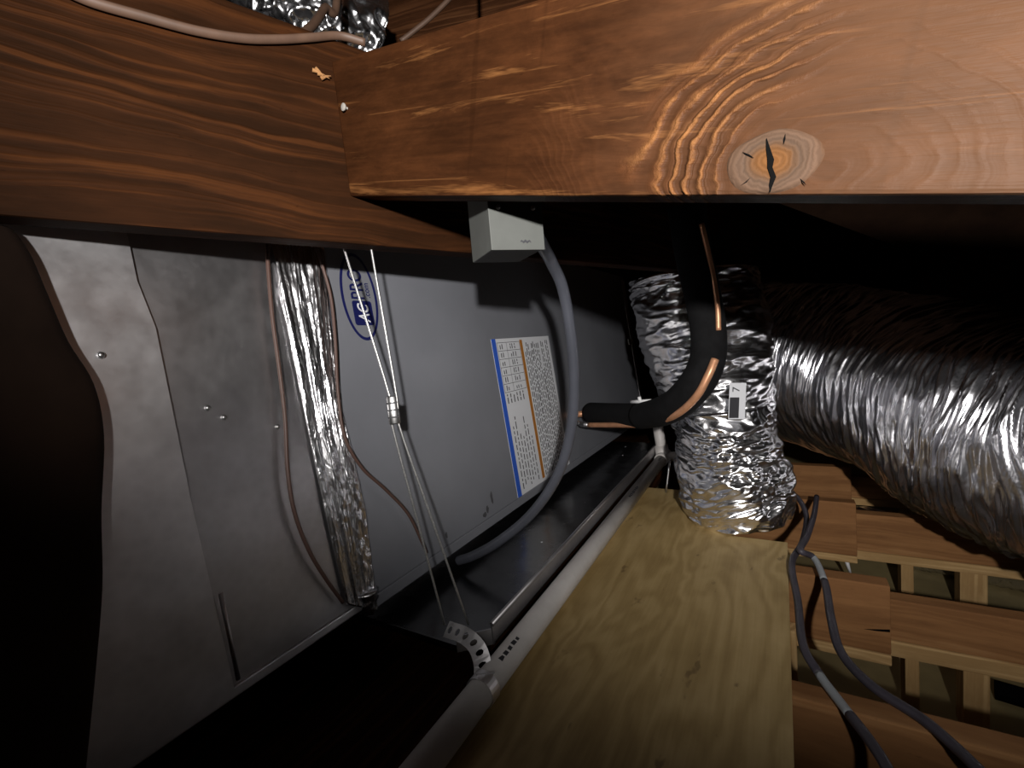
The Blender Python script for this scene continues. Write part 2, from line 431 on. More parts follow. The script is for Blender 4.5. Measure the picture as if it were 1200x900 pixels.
tag(beamB, 'brown knotty wood beam with a cracked round knot nailed to the darker beam', 'beam')
def bl(u, v, off=0.0):                                       # pixel -> beam B local coordinates
    return beamB.matrix_world.inverted() @ pb(u, v, off)
def local_mesh(name, vs, fs, m, parent, smooth=False):
    me = bpy.data.meshes.new(name); me.from_pydata([tuple(v) for v in vs], [], fs)
    bm = bmesh.new(); bm.from_mesh(me); bmesh.ops.recalc_face_normals(bm, faces=bm.faces); bm.to_mesh(me); bm.free()
    return link(name, me, m, parent, smooth)
yo = (beamB.matrix_world.inverted().to_3x3() @ nB).y         # outward side of the local y axis
def knotmat():
    m, nt, b = mat('knot_wood')
    tc = N(nt, 'ShaderNodeTexCoord').outputs['Object']
    p = mapping(nt, tc, (1.05, 1, 1.3), (0, 0, 0))
    ln = N(nt, 'ShaderNodeVectorMath', operation='LENGTH'); L(nt, p, ln.inputs[0])
    n = noise_(nt, tc, 60, 4, .6)
    d = math_(nt, 'ADD', ln.outputs['Value'], math_(nt, 'MULTIPLY', math_(nt, 'SUBTRACT', n, .5), .012))
    c = ramp(nt, [(0, s2l(104, 68, 36)), (.012, s2l(92, 62, 36)), (.018, s2l(76, 60, 48)), (.03, s2l(88, 68, 54)), (.036, s2l(74, 52, 36))]); L(nt, d, c.inputs[0])
    rg = math_(nt, 'ADD', math_(nt, 'MULTIPLY', math_(nt, 'SINE', math_(nt, 'MULTIPLY', d, 1500)), .1), .9)
    col = mixc(nt, 1.0, c.outputs[0], rg, 'MULTIPLY')
    L(nt, col, b.inputs['Base Color']); b.inputs['Roughness'].default_value = .65; b.inputs['Specular IOR Level'].default_value = .06
    bump(nt, math_(nt, 'ADD', rg, n), b, .3, .003)
    return m
kw, kh = abs((pb(957, 190) - pb(853, 190)).dot(DB)) / 2, abs((pb(905, 228) - pb(905, 152)).dot(dzB)) / 2
vs, fs = [V((0, yo * .0012, 0))], []
for i, (rr, hh) in enumerate(((.35, .0013), (.75, .0012), (.93, .0020), (1.0, .0006), (1.06, -.001))):
    for k in range(40):
        t = 2 * PI * k / 40; wob = 1 + .05 * math.sin(2 * t + 1) + .025 * math.sin(5 * t)
        vs.append(V((kw * rr * wob * math.cos(t), yo * hh, kh * rr * wob * math.sin(t))))
for k in range(40): fs.append((0, 1 + k, 1 + (k + 1) % 40))
for i in range(4):
    for k in range(40): a = 1 + i * 40; fs.append((a + k, a + (k + 1) % 40, a + 40 + (k + 1) % 40, a + 40 + k))
kn = local_mesh('knot', vs, fs, knotmat(), beamB, True); kn.location = (kx, 0, kz)
kn['label'] = 'round grey-brown knot with a dark crack'
def crack(pts, wd, par):
    vs, fs = [], []
    for i, (u, v, k) in enumerate(pts):
        q = bl(u, v) - V((kx, 0, kz)); q.y = yo * .0024
        for s in (-1, 1): vs.append(q + V((s * wd * k, 0, 0)))
    for i in range(len(pts) - 1): fs.append((2 * i, 2 * i + 1, 2 * i + 3, 2 * i + 2))
    return local_mesh('crack', vs, fs, M['black'], par)
crack([(899, 163, .1), (901, 175, .8), (904, 188, 1.3), (903, 197, 1), (907, 208, 1.1), (904, 218, .7), (903, 226, .1)], .0017, kn)
crack([(871, 179, .2), (877, 182, 1), (884, 186, .2)], .0012, kn)
crack([(869, 218, .1), (875, 214, .8), (880, 209, .1)], .0008, kn)
crack([(938, 210, .1), (942, 214, .8), (945, 218, .1)], .0008, kn)
crack([(921, 158, .1), (920, 164, .8), (919, 170, .1)], .0008, kn)
# nail
def nail(u, v):
    q = bl(u, v); vs, fs = [], []
    prof = [(0.0016, -.004), (.0016, .005), (.0048, .0052), (.0050, .0066), (.0025, .0074)]
    for r, h in prof:
        for k in range(12):
            t = 2 * PI * k / 12; vs.append(q + V((r * math.cos(t), yo * h - q.y, r * math.sin(t))))
    for i in range(4):
        for k in range(12): fs.append((i * 12 + k, i * 12 + (k + 1) % 12, i * 12 + 12 + (k + 1) % 12, i * 12 + 12 + k))
    fs.append(tuple(range(48, 60)))
    o = local_mesh('nail', vs, fs, M['zinc'], beamB, False); o['label'] = 'galvanised nail head near the joint'
nail(407, 127)
# splinters at the joint
sp = thing('wood_splinter', 'small pale torn wood splinters at the corner where the two beams meet', 'splinter', pa(375, 88, .004))
for i, (u, v, du, dv) in enumerate(((366, 82, 15, 7), (372, 86, 14, 6), (376, 92, 12, -3), (370, 80, 9, 10))):
    a, b = pa(u, v, .004), pa(u + du, v + dv, .008)
    tube('splinter', [a, a.lerp(b, .5) + V((0, 0, .001)), b], lambda t: .0028 * (1 - t * .8), M['joist'], sp, 6)

# beams in the gloom above
box_r, _ = board('rafter', at(380, 20, 1.5) + V((-.1, 0, -.12)), V((1, .35, 0)), (0, 0, 1), V((0, 1, 0)), 1.5, .04, .24, M['old_wood'])
tag(box_r, 'dim brown rafter in the gloom above and behind the beams', 'rafter')

# ------------------------------------------------------------------ junction box on beam A
jk = at(577, 292, .56)                                       # lower front corner
JD = V((.62, .78, 0)).normalized(); JN = V((.78, -.62, 0)).normalized()
jw = .070; jh = .09; e = .085
jb = thing('junction_box', 'pale grey metal junction box hanging under the knotty beam above the conduit', 'junction box', jk + JD * jw / 2 - JN * e / 2)
jo = jk - JN * e
box('box_body', jo, JD * jw, JN * (e - .003), (0, 0, jh), M['boxgrey'], jb, .002)
box('cover_plate', jo + JN * (e - .003) - JD * .001 + V((0, 0, -.001)), JD * (jw + .002), JN * .003, (0, 0, jh + .002), M['boxgrey'], jb, .001)
q = onp(616, 283, jo + JN * (e + .0002), JN)
vs, fs = [], []
for k in range(9):
    t = k / 8 - .5; c = q + JD * t * .014 + V((0, 0, .0011 * math.sin(k * 2.1))) + JN * .0006
    vs += [c + V((0, 0, .0016 * (1 - abs(t)))), c - V((0, 0, .0016 * (1 - abs(t))))]
for k in range(8): fs.append((2 * k, 2 * k + 1, 2 * k + 3, 2 * k + 2))
pym('scrawl_mark', vs, fs, M['ink'], jb)
for u in (556, 625):
    a = jo + JN * (e - .001) + JD * (.012 if u == 556 else jw - .012) + V((0, 0, .05))
    tube('screw', [a, a + JN * .003], .003, M['steel'], jb, 10)

# ------------------------------------------------------------------ air handler
aEnd = fab(742, 400)[0]
hTop = .76
ah = thing('air_handler', 'grey painted sheet metal air handler cabinet lying in the drain pan', 'air handler', CO + CY * aEnd / 2 - CN * .25)
box('cabinet', fp(0, 0, 0) - V((.5, 0, 0)), CY * aEnd, V((.5, 0, 0)), CU * hTop, M['cab'], ah, .004)
for rx in (.075, .42):                                       # rails that carry the cabinet in the drain pan
    box('support_rail', V((CO.x - rx - .04, CO.y + .05, CZ - .4855)), V((.04, 0, 0)), CY * (1.45 if rx < .1 else 1.4), V((0, 0, CO.z - CZ + .4865)), M['galv'], ah)
box('bottom_flange', fp(.0, -.004, .0), CY * aEnd, CN * .006, CU * .022, M['cab'], ah, .002)
box('end_trim', fp(aEnd - .05, .02, .0), CY * .05, CN * .004, CU * (hTop - .04), M['galv'], ah, .0015)
box('end_clip', fp(aEnd - .1, fab(735, 401)[1] - .015, .0), CY * .08, CN * .006, CU * .03, M['galv2'], ah, .0015)
# oval badge
ca, cb = fab(421, 347); tb = fab(413, 297)[1]; bb = fab(431, 399)[1]
cb = (tb + bb) / 2; hh = (tb - bb) / 2; hw = (fab(442, 345)[0] - fab(402, 350)[0]) / 2
def ring(name, rx, rz, wd, m, par, off):
    vs, fs = [], []
    for k in range(64):
        t = 2 * PI * k / 64
        for s in (0, wd): vs.append(fp(ca + (rx - s) * math.cos(t), cb + (rz - s) * math.sin(t), off))
    for k in range(64): a, b = 2 * k, 2 * ((k + 1) % 64); fs.append((a, b, b + 1, a + 1))
    return pym(name, vs, fs, m, par)
lg = ring('logo_oval', hw, hh, .006, M['navy'], ah, .0008)
lg['label'] = 'navy oval ring of the printed emblem'
def face_text(txt, ln, ht, a, b, m, par, name, off, shear=0.0):
    """flat print on the cabinet face that reads bottom to top: ln long, ht high, centred on (a, b)"""
    cu = bpy.data.curves.new('t', 'FONT'); cu.body = txt; cu.size = 1; cu.shear = shear; cu.offset = .012
    o = bpy.data.objects.new('t', cu); COL.objects.link(o)
    me = bpy.data.meshes.new_from_object(o.evaluated_get(bpy.context.evaluated_depsgraph_get()))
    bpy.data.objects.remove(o); bpy.data.curves.remove(cu)
    xs = [v.co.x for v in me.vertices]; ys = [v.co.y for v in me.vertices]
    sx, sy = ln / (max(xs) - min(xs)), ht / (max(ys) - min(ys)); mx, my = (max(xs) + min(xs)) / 2, (max(ys) + min(ys)) / 2
    base = parent_loc(par)
    for v in me.vertices: v.co = fp(a - (v.co.y - my) * sy, b + (v.co.x - mx) * sx, off) - base
    me.name = name; me.materials.clear()
    return link(name, me, m, par)
# badge square with AC, then PRO, then .com
sqb = cb - hh * .37; sqh = hh * .28; sqw = hw * .55; sqa = ca + hw * .05
rc = min(sqw, sqh) * .22
vs = []
for sx, sy in ((1, 1), (-1, 1), (-1, -1), (1, -1)):
    c = (sqa + sx * (sqw - rc), sqb + sy * (sqh - rc)); a0 = {(1, 1): 0, (-1, 1): 90, (-1, -1): 180, (1, -1): 270}[(sx, sy)]
    for k in range(5):
        t = math.radians(a0 + k * 22.5); vs.append(fp(c[0] + rc * math.cos(t), c[1] + rc * math.sin(t), .0010))
bd = pym('logo_square', vs, [tuple(range(20))], M['navy'], ah)
face_text('AC', sqh * 1.6, sqw * 1.15, sqa, sqb, M['white'], bd, 'logo_letters', .0018, shear=.25)
face_text('PRO', hh * .68, hw * .78, ca - hw * .10, cb + hh * .29, M['navy'], ah, 'logo_letters', .0010)
face_text('.com', hh * .34, hw * .22, ca + hw * .50, cb + hh * .16, M['navy'], ah, 'logo_letters', .0010)
# data label
lt = [fab(*p) for p in ((578, 402), (643, 390), (659, 543), (605, 585))]
la0 = (lt[0][0] + lt[3][0]) / 2; la1 = lt[1][0] + .0; lb1 = (lt[0][1] + lt[1][1]) / 2; lb0 = lt[3][1]
la1 = la0 + (lt[1][0] - lt[0][0])
def frect(name, a0, a1, b0, b1, off, m, par, th=.0005):
    return box(name, fp(a0, b0, off), CY * (a1 - a0), CN * th, CU * (b1 - b0), m, par)
lab = frect('data_label', la0, la1, lb0, lb1, 0, M['white'], ah, .0008)
lab['label'] = 'white data label with blue edge, amber bar and rows of small print'
LW, LH = la1 - la0, lb1 - lb0
def lr(name, fa0, fa1, fb0, fb1, m, off=.0009):
    return frect(name, la0 + LW * fa0, la0 + LW * fa1, lb0 + LH * fb0, lb0 + LH * fb1, off, m, lab, .0002)
lr('blue_edge', .0, .06, .0, 1, M['blue']); lr('amber_bar', .43, .475, .02, .985, M['amber'])
random.seed(3)
vs, fs = [], []
def pr(a0, a1, b0, b1):
    n = len(vs)
    for a, b in ((a0, b0), (a1, b0), (a1, b1), (a0, b1)): vs.append(fp(la0 + LW * a, lb0 + LH * b, .0012))
    fs.append((n, n + 1, n + 2, n + 3))
def column(a, b0, b1, wd, gap=.012):
    b = b0
    while b < b1 - .01:
        l = random.uniform(.012, .05); pr(a, a + wd, b, min(b + l, b1)); b += l + gap
for i in range(15):
    a = .50 + i * .031
    column(a, .03, .97 - (.0 if i % 3 else random.uniform(0, .25)), .013 if i not in (4, 9) else .018)
for i in range(7):
    column(.10 + i * .044, .03 + .02 * (i % 3), .55 - random.uniform(0, .22), .012)
for i in range(6): column(.09 + i * .05, .585, .645, .014, .008)
for k in range(7): pr(.07, .42, .655 + k * .053, .658 + k * .053)
for a in (.07, .21, .42): pr(a, a + .004, .655, .975)
for k in range(6):
    for j, a in enumerate((.105, .135, .26, .29, .33)): column(a, .667 + k * .053, .70 + k * .053, .012, .006)
pym('small_print', vs, fs, M['ink'], lab)['kind'] = 'stuff'
dq = (la0 + LW * .70, lb0 + LH * .80); vs, fs = [], []
for s in (.022, .017):
    for t in range(4): vs.append(fp(dq[0] + s * math.cos(t * PI / 2) * 1.0, dq[1] + s * math.sin(t * PI / 2), .0020))
for k in range(4): fs.append((k, (k + 1) % 4, 4 + (k + 1) % 4, 4 + k))
for t in range(4): vs.append(fp(dq[0] + .030 * math.cos(t * PI / 2), dq[1] + .030 * math.sin(t * PI / 2), .0016))
dm = pym('warning_diamond', vs[:8], fs, M['ink'], lab)
pym('diamond_ground', vs[8:], [(0, 1, 2, 3)], M['white'], lab)
face_text('A', .010, .012, dq[0], dq[1], M['ink'], lab, 'diamond_letter', .0021)
# scuffs and smudges
def blob(a, b, ra, rb, m, name, seed_, off=.0007, n=18):
    vs = []
    for k in range(n):
        t = 2 * PI * k / n; q = 1 + .5 * noise.noise(V((math.cos(t) * 1.5 + seed_, math.sin(t) * 1.5, seed_)))
        vs.append(fp(a + ra * q * math.cos(t), b + rb * q * math.sin(t), off))
    return pym(name, vs, [tuple(range(n))], m, ah)
random.seed(11)
M['smudge'] = plain('grey_smudge', s2l(72, 72, 74), .6, 0, 60, .3)
for u, v, ra, rb in ((576, 583, .006, .014), (571, 597, .006, .008), (568, 603, .008, .006), (523, 627, .004, .006), (640, 497, .003, .004)):
    a, b = fab(u, v); blob(a, b, ra, rb, M['smudge'], 'scuff', random.random() * 9)

# ------------------------------------------------------------------ sheet metal plenum, left of the taped seam
yl = .10 - CO.y
pl = thing('sheet_metal_plenum', 'galvanised sheet metal duct box taped to the end of the air handler', 'duct', CO + CY * yl / 2 - CN * .2)
hb = .012
box('side_panel', fp(yl, hb, -.003) - V((.5, 0, 0)), CY * (-yl - .004), V((.5, 0, 0)), CU * (hTop - .03), M['galv'], pl, .003)
# left sheet, lapped over with a folded raw edge
s_top, s_mid, s_bot = fab(180, 385), fab(222, 590), fab(272, 805)
vs = [fp(a_, b_, .006) for a_, b_ in ((yl - .02, hb), (s_bot[0], hb), s_mid, s_top, (s_top[0] - .010, s_top[1] + .06), (s_top[0] - .012, hTop - .02), (yl - .02, hTop - .02))]
fr_ = len(vs); vs += [v - CN * .004 for v in vs]
fs = [(0, 1, 2, 3, 4, 5, 6), tuple(range(7, 14))[::-1]] + [(i, (i + 1) % 7, 7 + (i + 1) % 7, 7 + i) for i in range(7)]
lp = pym('lapped_sheet', vs, fs, M['galv2'], pl)
lp['label'] = 'galvanised sheet lapped over the duct side, lamplight painted in as a paler tone'
# folded cleat low on the seam
a, b = fab(255, 695), fab(276, 795)
tube('seam_fold', [fp(a[0], a[1], .008), fp(b[0], b[1], .007)], .003, M['galv2'], pl, 8)
box('bottom_hem', fp(yl, hb - .006, -.004), CY * (-yl - .004), CN * .006, CU * .014, M['galv2'], pl, .002)
for u, v in ((118, 416), (325, 500), (243, 478), (262, 489)):
    q = fc(u, v, .0085 if u < 200 else -.001)
    tube('screw', [q, q + CN * .003, q + CN * .004], lambda t: .0045 * (1 - .5 * t), M['steel'], pl, 8)

# foil tape over the seam: three overlapping crinkled runs
ftp = thing('foil_tape_seam', 'crinkled silver foil tape runs sealing the seam between duct and cabinet', 'foil tape', fc(360, 500))
LE = [(316, 286), (334, 380), (352, 465), (374, 575), (404, 708)]
RE = [(380, 292), (388, 380), (400, 480), (428, 600), (441, 716)]
def lerp_line(P, t):
    q = t * (len(P) - 1); k = min(int(q), len(P) - 2); f = q - k
    return P[k][0] + (P[k + 1][0] - P[k][0]) * f, P[k][1] + (P[k + 1][1] - P[k][1]) * f
def run(name, f0, f1, base, amp, seed_, m):
    nu, nv = 230, 22; vs, fs = [], []
    for i in range(nu):
        t = i / (nu - 1)
        A_ = fab(*lerp_line(LE, t)); B_ = fab(*lerp_line(RE, t))
        for j in range(nv):
            s = j / (nv - 1); f = f0 + (f1 - f0) * s
            f += .03 * noise.noise(V((t * 9, seed_, 0))) * (1 if j in (0, nv - 1) else .6)
            a = A_[0] + (B_[0] - A_[0]) * f; b = A_[1] + (B_[1] - A_[1]) * f
            ed = min(1, min(s, 1 - s) * 6)
            c1 = noise.noise(V((f * 16 + 1.2 * noise.noise(V((b * 5, seed_, 1))), b * 4.5, seed_))); c2 = noise.noise(V((a * 150, b * 60, seed_ + 4))); c3 = noise.noise(V((f * 30, b * 14, seed_ + 2)))
            cr = max(0, noise.noise(V((b * 3.5, seed_ * 3, 2))) + .15)
            h = base * (.35 + .65 * ed) + amp * (1.5 * (.3 - abs(c1)) + .5 * (.3 - abs(c3)) + 1.1 * c2 * cr) * (.4 + .6 * ed) + .006 * math.exp(-((f - .30) / .035) ** 2) + .005 * math.exp(-((f - .62) / .04) ** 2)
            vs.append(fp(a, b, max(.0016, h)))
    for i in range(nu - 1):
        for j in range(nv - 1): fs.append((i * nv + j, i * nv + j + 1, (i + 1) * nv + j + 1, (i + 1) * nv + j))
    o = pym(name, vs, fs, m, ftp, True)
    md = o.modifiers.new('s', 'SOLIDIFY'); md.thickness = .0006
    return o
run('tape_run', .0, .36, .006, .003, 1.0, M['tape'])
run('tape_run', .30, .68, .009, .005, 5.0, M['tape'])
run('tape_run', .60, 1.0, .008, .004, 9.0, M['tape'])
# puckered end at the bottom
qd = fc(432, 712, .006)
duct('tape_end', [qd + CU * .03, qd, qd - CU * .012], lambda t: .02 - .012 * t, M['tape'], lambda t, th, p: .005 * noise.noise(p * 90), 20, 24, ftp)

# wires down the duct and cabinet
def face_path(pts, off): return spline([fc(u, v, off) for u, v in pts], 8)
w1 = tube('thermostat_wire', face_path([(312, 270), (314, 310), (319, 370), (327, 430), (334, 490), (337, 550), (345, 600), (362, 645), (383, 680), (402, 706)], .012), .0032, M['wire'], seg=8)
tag(w1, 'thin brown wire running down the sheet metal beside the foil tape', 'wire')
w2 = tube('thermostat_wire', face_path([(366, 276), (378, 312), (388, 350), (393, 400), (396, 460), (404, 512), (424, 548), (452, 574), (478, 602), (494, 634), (500, 648)], .018), .0030, M['wire'], seg=8)
tag(w2, 'thin dark wire crossing from the foil tape onto the grey cabinet', 'wire')

# ------------------------------------------------------------------ drain pan
ZF = CZ - .485; ZL = CZ - .452
RP = .021; pz = ZP + RP + .0025
pA, pB = onz(500, 893, pz), onz(777, 536, pz)                # axis of the drain pipe beside the pan
dp = (pB - pA).normalized()
def rimx(y): return pA.x + (y - pA.y) * dp.x / dp.y - RP * 1.25 - .004
pc = onz(548, 768, ZF - .002)
ya, yb = pc.y, onz(775, 527, ZL).y + .25
xl = rimx(ya + .04)
pan = thing('drain_pan', 'dark galvanised drain pan with a folded rim under the air handler', 'drain pan', ((xl - .3), (ya + yb) / 2, ZF))
xa = -1.2
def prism(name, pts, z0, z1, m):
    n = len(pts); vs = [V((x, y, z0)) for x, y in pts] + [V((x, y, z1)) for x, y in pts]
    return pym(name, vs, [tuple(range(n))[::-1], tuple(range(n, 2 * n))] + [(i, (i + 1) % n, n + (i + 1) % n, n + i) for i in range(n)], m, pan)
prism('pan_floor', [(xa, ya), (xl - .045, ya), (rimx(ya + .045), ya + .045), (rimx(yb), yb), (xa, yb)], ZF - .003, ZF, M['pan'])
prism('pan_rim', [(rimx(ya + .04) - .003, ya + .04), (rimx(ya + .04), ya + .04), (rimx(yb), yb), (rimx(yb) - .003, yb)], ZF - .003, ZL, M['galv'])
tube('rim_hem', [(rimx(ya + .04), ya + .04, ZL), (rimx(yb), yb, ZL)], .0045, M['galv'], pan, 8)
box('pan_end', (xa, ya, ZF - .003), (xl - xa - .045, 0, 0), (0, .003, 0), (0, 0, .012), M['pan'], pan, .001)
vs, fs = obox((xl - .045, ya, ZF - .003), (.045, .042, 0), (0, .003, 0), (0, 0, ZL - ZF - .006)); pym('pan_corner', vs, fs, M['galv'], pan)
random.seed(5)
for k in range(16):
    q = onz(random.uniform(590, 745), random.uniform(520, 640), ZF + .0005)
    if q.x > xl - .02 or q.x < -.63 or q.y > 2: continue
    s = random.uniform(.002, .004)
    tag(pym('debris_flake', [q + V((s, 0, 0)), q + V((0, s * 1.4, 0)), q + V((-s, 0, .0)), q + V((0, -s, 0)), q + V((0, 0, s * .5))], [(0, 1, 4), (1, 2, 4), (2, 3, 4), (3, 0, 4), (3, 2, 1, 0)], M['white']), 'tiny pale flake of debris lying in the dark drain pan', 'debris', 'flakes in the drain pan')

# ------------------------------------------------------------------ platform: plywood sheet and brown plank
pr1, pr2 = onz(926, 890, ZP), onz(925, 636, ZP)
xr = (pr1.x + pr2.x) / 2; yf = pr2.y
px_l = -.415; yfar = onz(780, 573, ZP).y
pv = [(px_l, -.6), (xr, -.6), (xr, yf), (xr - .12, yf), (xr - .12, yfar), (px_l, yfar)]
vs = [V((x, y, ZP)) for x, y in pv] + [V((x, y, ZP - .018)) for x, y in pv]
ply = pym('plywood_sheet', vs, [tuple(range(6)), tuple(range(6, 12))[::-1]] + [(i, (i + 1) % 6, 6 + (i + 1) % 6, 6 + i) for i in range(6)], M['ply'])
tag(ply, 'yellowish plywood sheet forming the platform beside the drain pipe', 'plywood')
# platform joists that carry the sheet
M['joist_dark'] = M['old_wood']
for nm, x, lab_ in (('platform_joist', px_l + .01, 'brown wood joist under the plywood edge below the drain pipe'),):
    o, _ = board(nm, (x, -.6, ZP - .018 - .14), (0, 1, 0), (0, 0, 1), (1, 0, 0), yf + .6, .038, .14, M['old_wood']); tag(o, lab_, 'joist')
pk, _ = board('platform_plank', (-1.25, -.6, ZF - .09), (0, 1, 0), (1, 0, 0), (0, 0, 1), 3.3, .05, 1.25 + px_l - .004, M['beamA'])
tag(pk, 'wide dark brown wood plank beneath the duct and the drain pan', 'plank')
for u, v in ((727, 694), (745, 757), (822, 696), (698, 770), (660, 790)):
    pass

# ------------------------------------------------------------------ white drain pipe
pipe = thing('drain_pipe', 'white plastic drain pipe running along the drain pan on the plywood', 'pipe', (pA + pB) / 2)
pS = pA - dp * .5
tube('pipe', [pS, pB], RP, M['pvc'], pipe, 28)
te = pB
tube('tee_fitting', [te - dp * .05, te - dp * .045, te + dp * .05, te + dp * .055], lambda t: RP * 1.25 if .01 < t < .99 else RP * 1.1, M['pvc'], pipe, 28)
up = at(771, 500, (RM.transposed() @ (te - CAM)).z)
ud = (up - te).normalized()
tube('riser', [te, te + ud * .06, up + ud * .03], RP * .98, M['pvc'], pipe, 24)
tube('riser_collar', [te + ud * .0, te + ud * .05], RP * 1.25, M['pvc'], pipe, 24)
tube('side_stub', [te, te + V((.075, -.01, .012))], RP * .9, M['pvc'], pipe, 24)
# printed marks on the pipe
side = dp.cross(V((0, 0, 1))).normalized()
nrm = (V((0, 0, 1)) * .94 - side * -.34).normalized()
cs = dp.cross(nrm)
random.seed(2)
for s0, n in ((.17, 5), (.93, 8), (1.35, 5)):
    vs, fs = [], []
    for k in range(n):
        c = pA + dp * (s0 + k * .013) + nrm * (RP + .0004) ; wv = .0045
        i = len(vs); l = random.uniform(.006, .010)
        for sx, sy in ((0, -1), (1, -1), (1, 1), (0, 1)):
            vs.append(c + dp * (sx * l) + cs * (sy * wv * random.uniform(.5, 1)) - nrm * .0003)
        fs.append((i, i + 1, i + 2, i + 3))
    pym('printed_mark', vs, fs, M['ink'], pipe)
# hanging screw rod by the tee
ra, rb = at(785, 540, 1.5), at(780, 581, 1.5)
rod = tube('threaded_rod', [ra, ra.lerp(rb, .3), ra.lerp(rb, .65), rb], .0035, M['steel'], None, 8)
tag(rod, 'thin rusty metal rod hanging beside the foil wrapped duct', 'rod')

# ------------------------------------------------------------------ perforated hanger strap
def strap(pts, wvec, wd, m, parent):
    path = spline(pts, 6); Ls = [0]
    for i in range(1, len(path)): Ls.append(Ls[-1] + (path[i] - path[i - 1]).length)
    def P(s):
        s = max(0, min(Ls[-1], s))
        for i in range(1, len(path)):
            if Ls[i] >= s:
                f = (s - Ls[i - 1]) / max(1e-9, Ls[i] - Ls[i - 1]); return path[i - 1].lerp(path[i], f), f, i
        return path[-1], 0, len(path) - 1
    def W(s):
        f = s / Ls[-1] * (len(wvec) - 1); k = min(int(f), len(wvec) - 2); return V(wvec[k]).lerp(V(wvec[k + 1]), f - k).normalized()
    vs, fs = [], []; n = max(1, int(Ls[-1] / (wd * .6))); cl = Ls[-1] / n
    def add(s, t): p = P(s)[0]; vs.append(p + W(s) * t)
    for c in range(n):
        s0 = c * cl; mid = s0 + cl / 2; i0 = len(vs)
        out = [(0, -.5), (.5, -.5), (1, -.5), (1, 0), (1, .5), (.5, .5), (0, .5), (0, 0)]
        for a, b in out: add(s0 + a * cl, b * wd)
        for a, b in out:
            an = math.atan2(b, a - .5); add(mid + .25 * cl * math.cos(an), .25 * wd * math.sin(an))
        for k in range(8): fs.append((i0 + k, i0 + (k + 1) % 8, i0 + 8 + (k + 1) % 8, i0 + 8 + k))
    o = pym('band', vs, fs, m, parent)
    md = o.modifiers.new('s', 'SOLIDIFY'); md.thickness = .0012
    return o
d0 = (RM.transposed() @ (V((xl, ya + .02, ZL)) - CAM)).z
st = thing('hanger_strap', 'perforated metal hanger strap twisted round the white drain pipe', 'strap', at(560, 780, d0))
ppos = onz(577, 796, pz + RP)
strap([at(523, 737, d0 + .02), at(543, 744, d0 - .005), at(558, 757, d0 - .02), at(565, 775, d0 - .035), at(566, 792, d0 - .05), ppos + V((-.01, 0, .006))],
      [RM @ V((.4, -.9, .1)), RM @ V((.5, -.85, .1)), RM @ V((.85, -.5, .1)), RM @ V((1, -.1, .2)), RM @ V((1, .1, .3))], .027, M['galv2'], st)
# loop round the pipe
vs, fs = [], []
pcn = pA + dp * (ppos - pA).dot(dp)
for k in range(28):
    t = 2 * PI * k / 28; d = side * math.cos(t) + dp.cross(side) * math.sin(t)
    for s in (-1, 1):
        for r in (RP + .0006, RP + .0022): vs.append(pcn + d * r + dp * s * .010)
for k in range(28):
    a, b = 4 * k, 4 * ((k + 1) % 28)
    fs += [(a, b, b + 1, a + 1), (a + 2, a + 3, b + 3, b + 2), (a + 1, b + 1, b + 3, a + 3), (a, a + 2, b + 2, b)]
pym('loop', vs, fs, M['galv2'], st)

# ------------------------------------------------------------------ suspension cable with crimp sleeve
dt, dm_, db_ = .70, .715, d0 + .015
sc_ = thing('suspension_cable', 'pair of steel suspension cable strands joined by a crimp sleeve hanging to the pan', 'cable', at(461, 480, dm_))
topk = at(421, 300, dt)
for (a, b, c) in (((405, 297), (457, 466), (521, 732)), ((437, 303), (465, 466), (549, 732))):
    A_, B_, C_ = at(*a, dt), at(*b, dm_), at(*c, db_)
    A2 = A_ + (A_ - B_).normalized() * .12
    B2 = at(b[0] + 2, b[1] + 30, dm_)
    tube('strand', spline([A2, A_, B_, B2, B2.lerp(C_, .5), C_], 5), .0019, M['rope'], sc_, 8)
s0, s1 = at(459, 464, dm_), at(463, 497, dm_)
tube('crimp_sleeve', [s0, s0.lerp(s1, .04), s0.lerp(s1, .96), s1], lambda t: .0088 if .01 < t < .99 else .0075, M['steel'], sc_, 16, True, .6)
for f in (.25, .5, .75):
    c = s0.lerp(s1, f); d = (s1 - s0).normalized()
    tube('crimp_dent', [c - d * .0012, c + d * .0012], .0093, M['smudge'], sc_, 16, True, .6)

# ------------------------------------------------------------------ flexible conduit from the box to the cabinet foot
c0 = jo + JD * (jw - .015) + JN * .05
cEnd = fc(540, 657, .02)
dz = lambda p: (RM.transposed() @ (p - CAM)).z
da, dbb = dz(c0), dz(cEnd)
cp = [(628, 276), (638, 292), (647, 309), (660, 340), (670, 400), (673, 455), (668, 510), (652, 560), (622, 603), (585, 634), (555, 651), (537, 657)]
path = spline([at(u, v, da + (dbb - da) * (i / (len(cp) - 1)) ** .6) for i, (u, v) in enumerate(cp)], 14)
cn = tube('flexible_conduit', path, .0100, M['conduit'], None, 18)
tag(cn, 'smooth grey flexible conduit looping from the junction box down the cabinet', 'conduit')

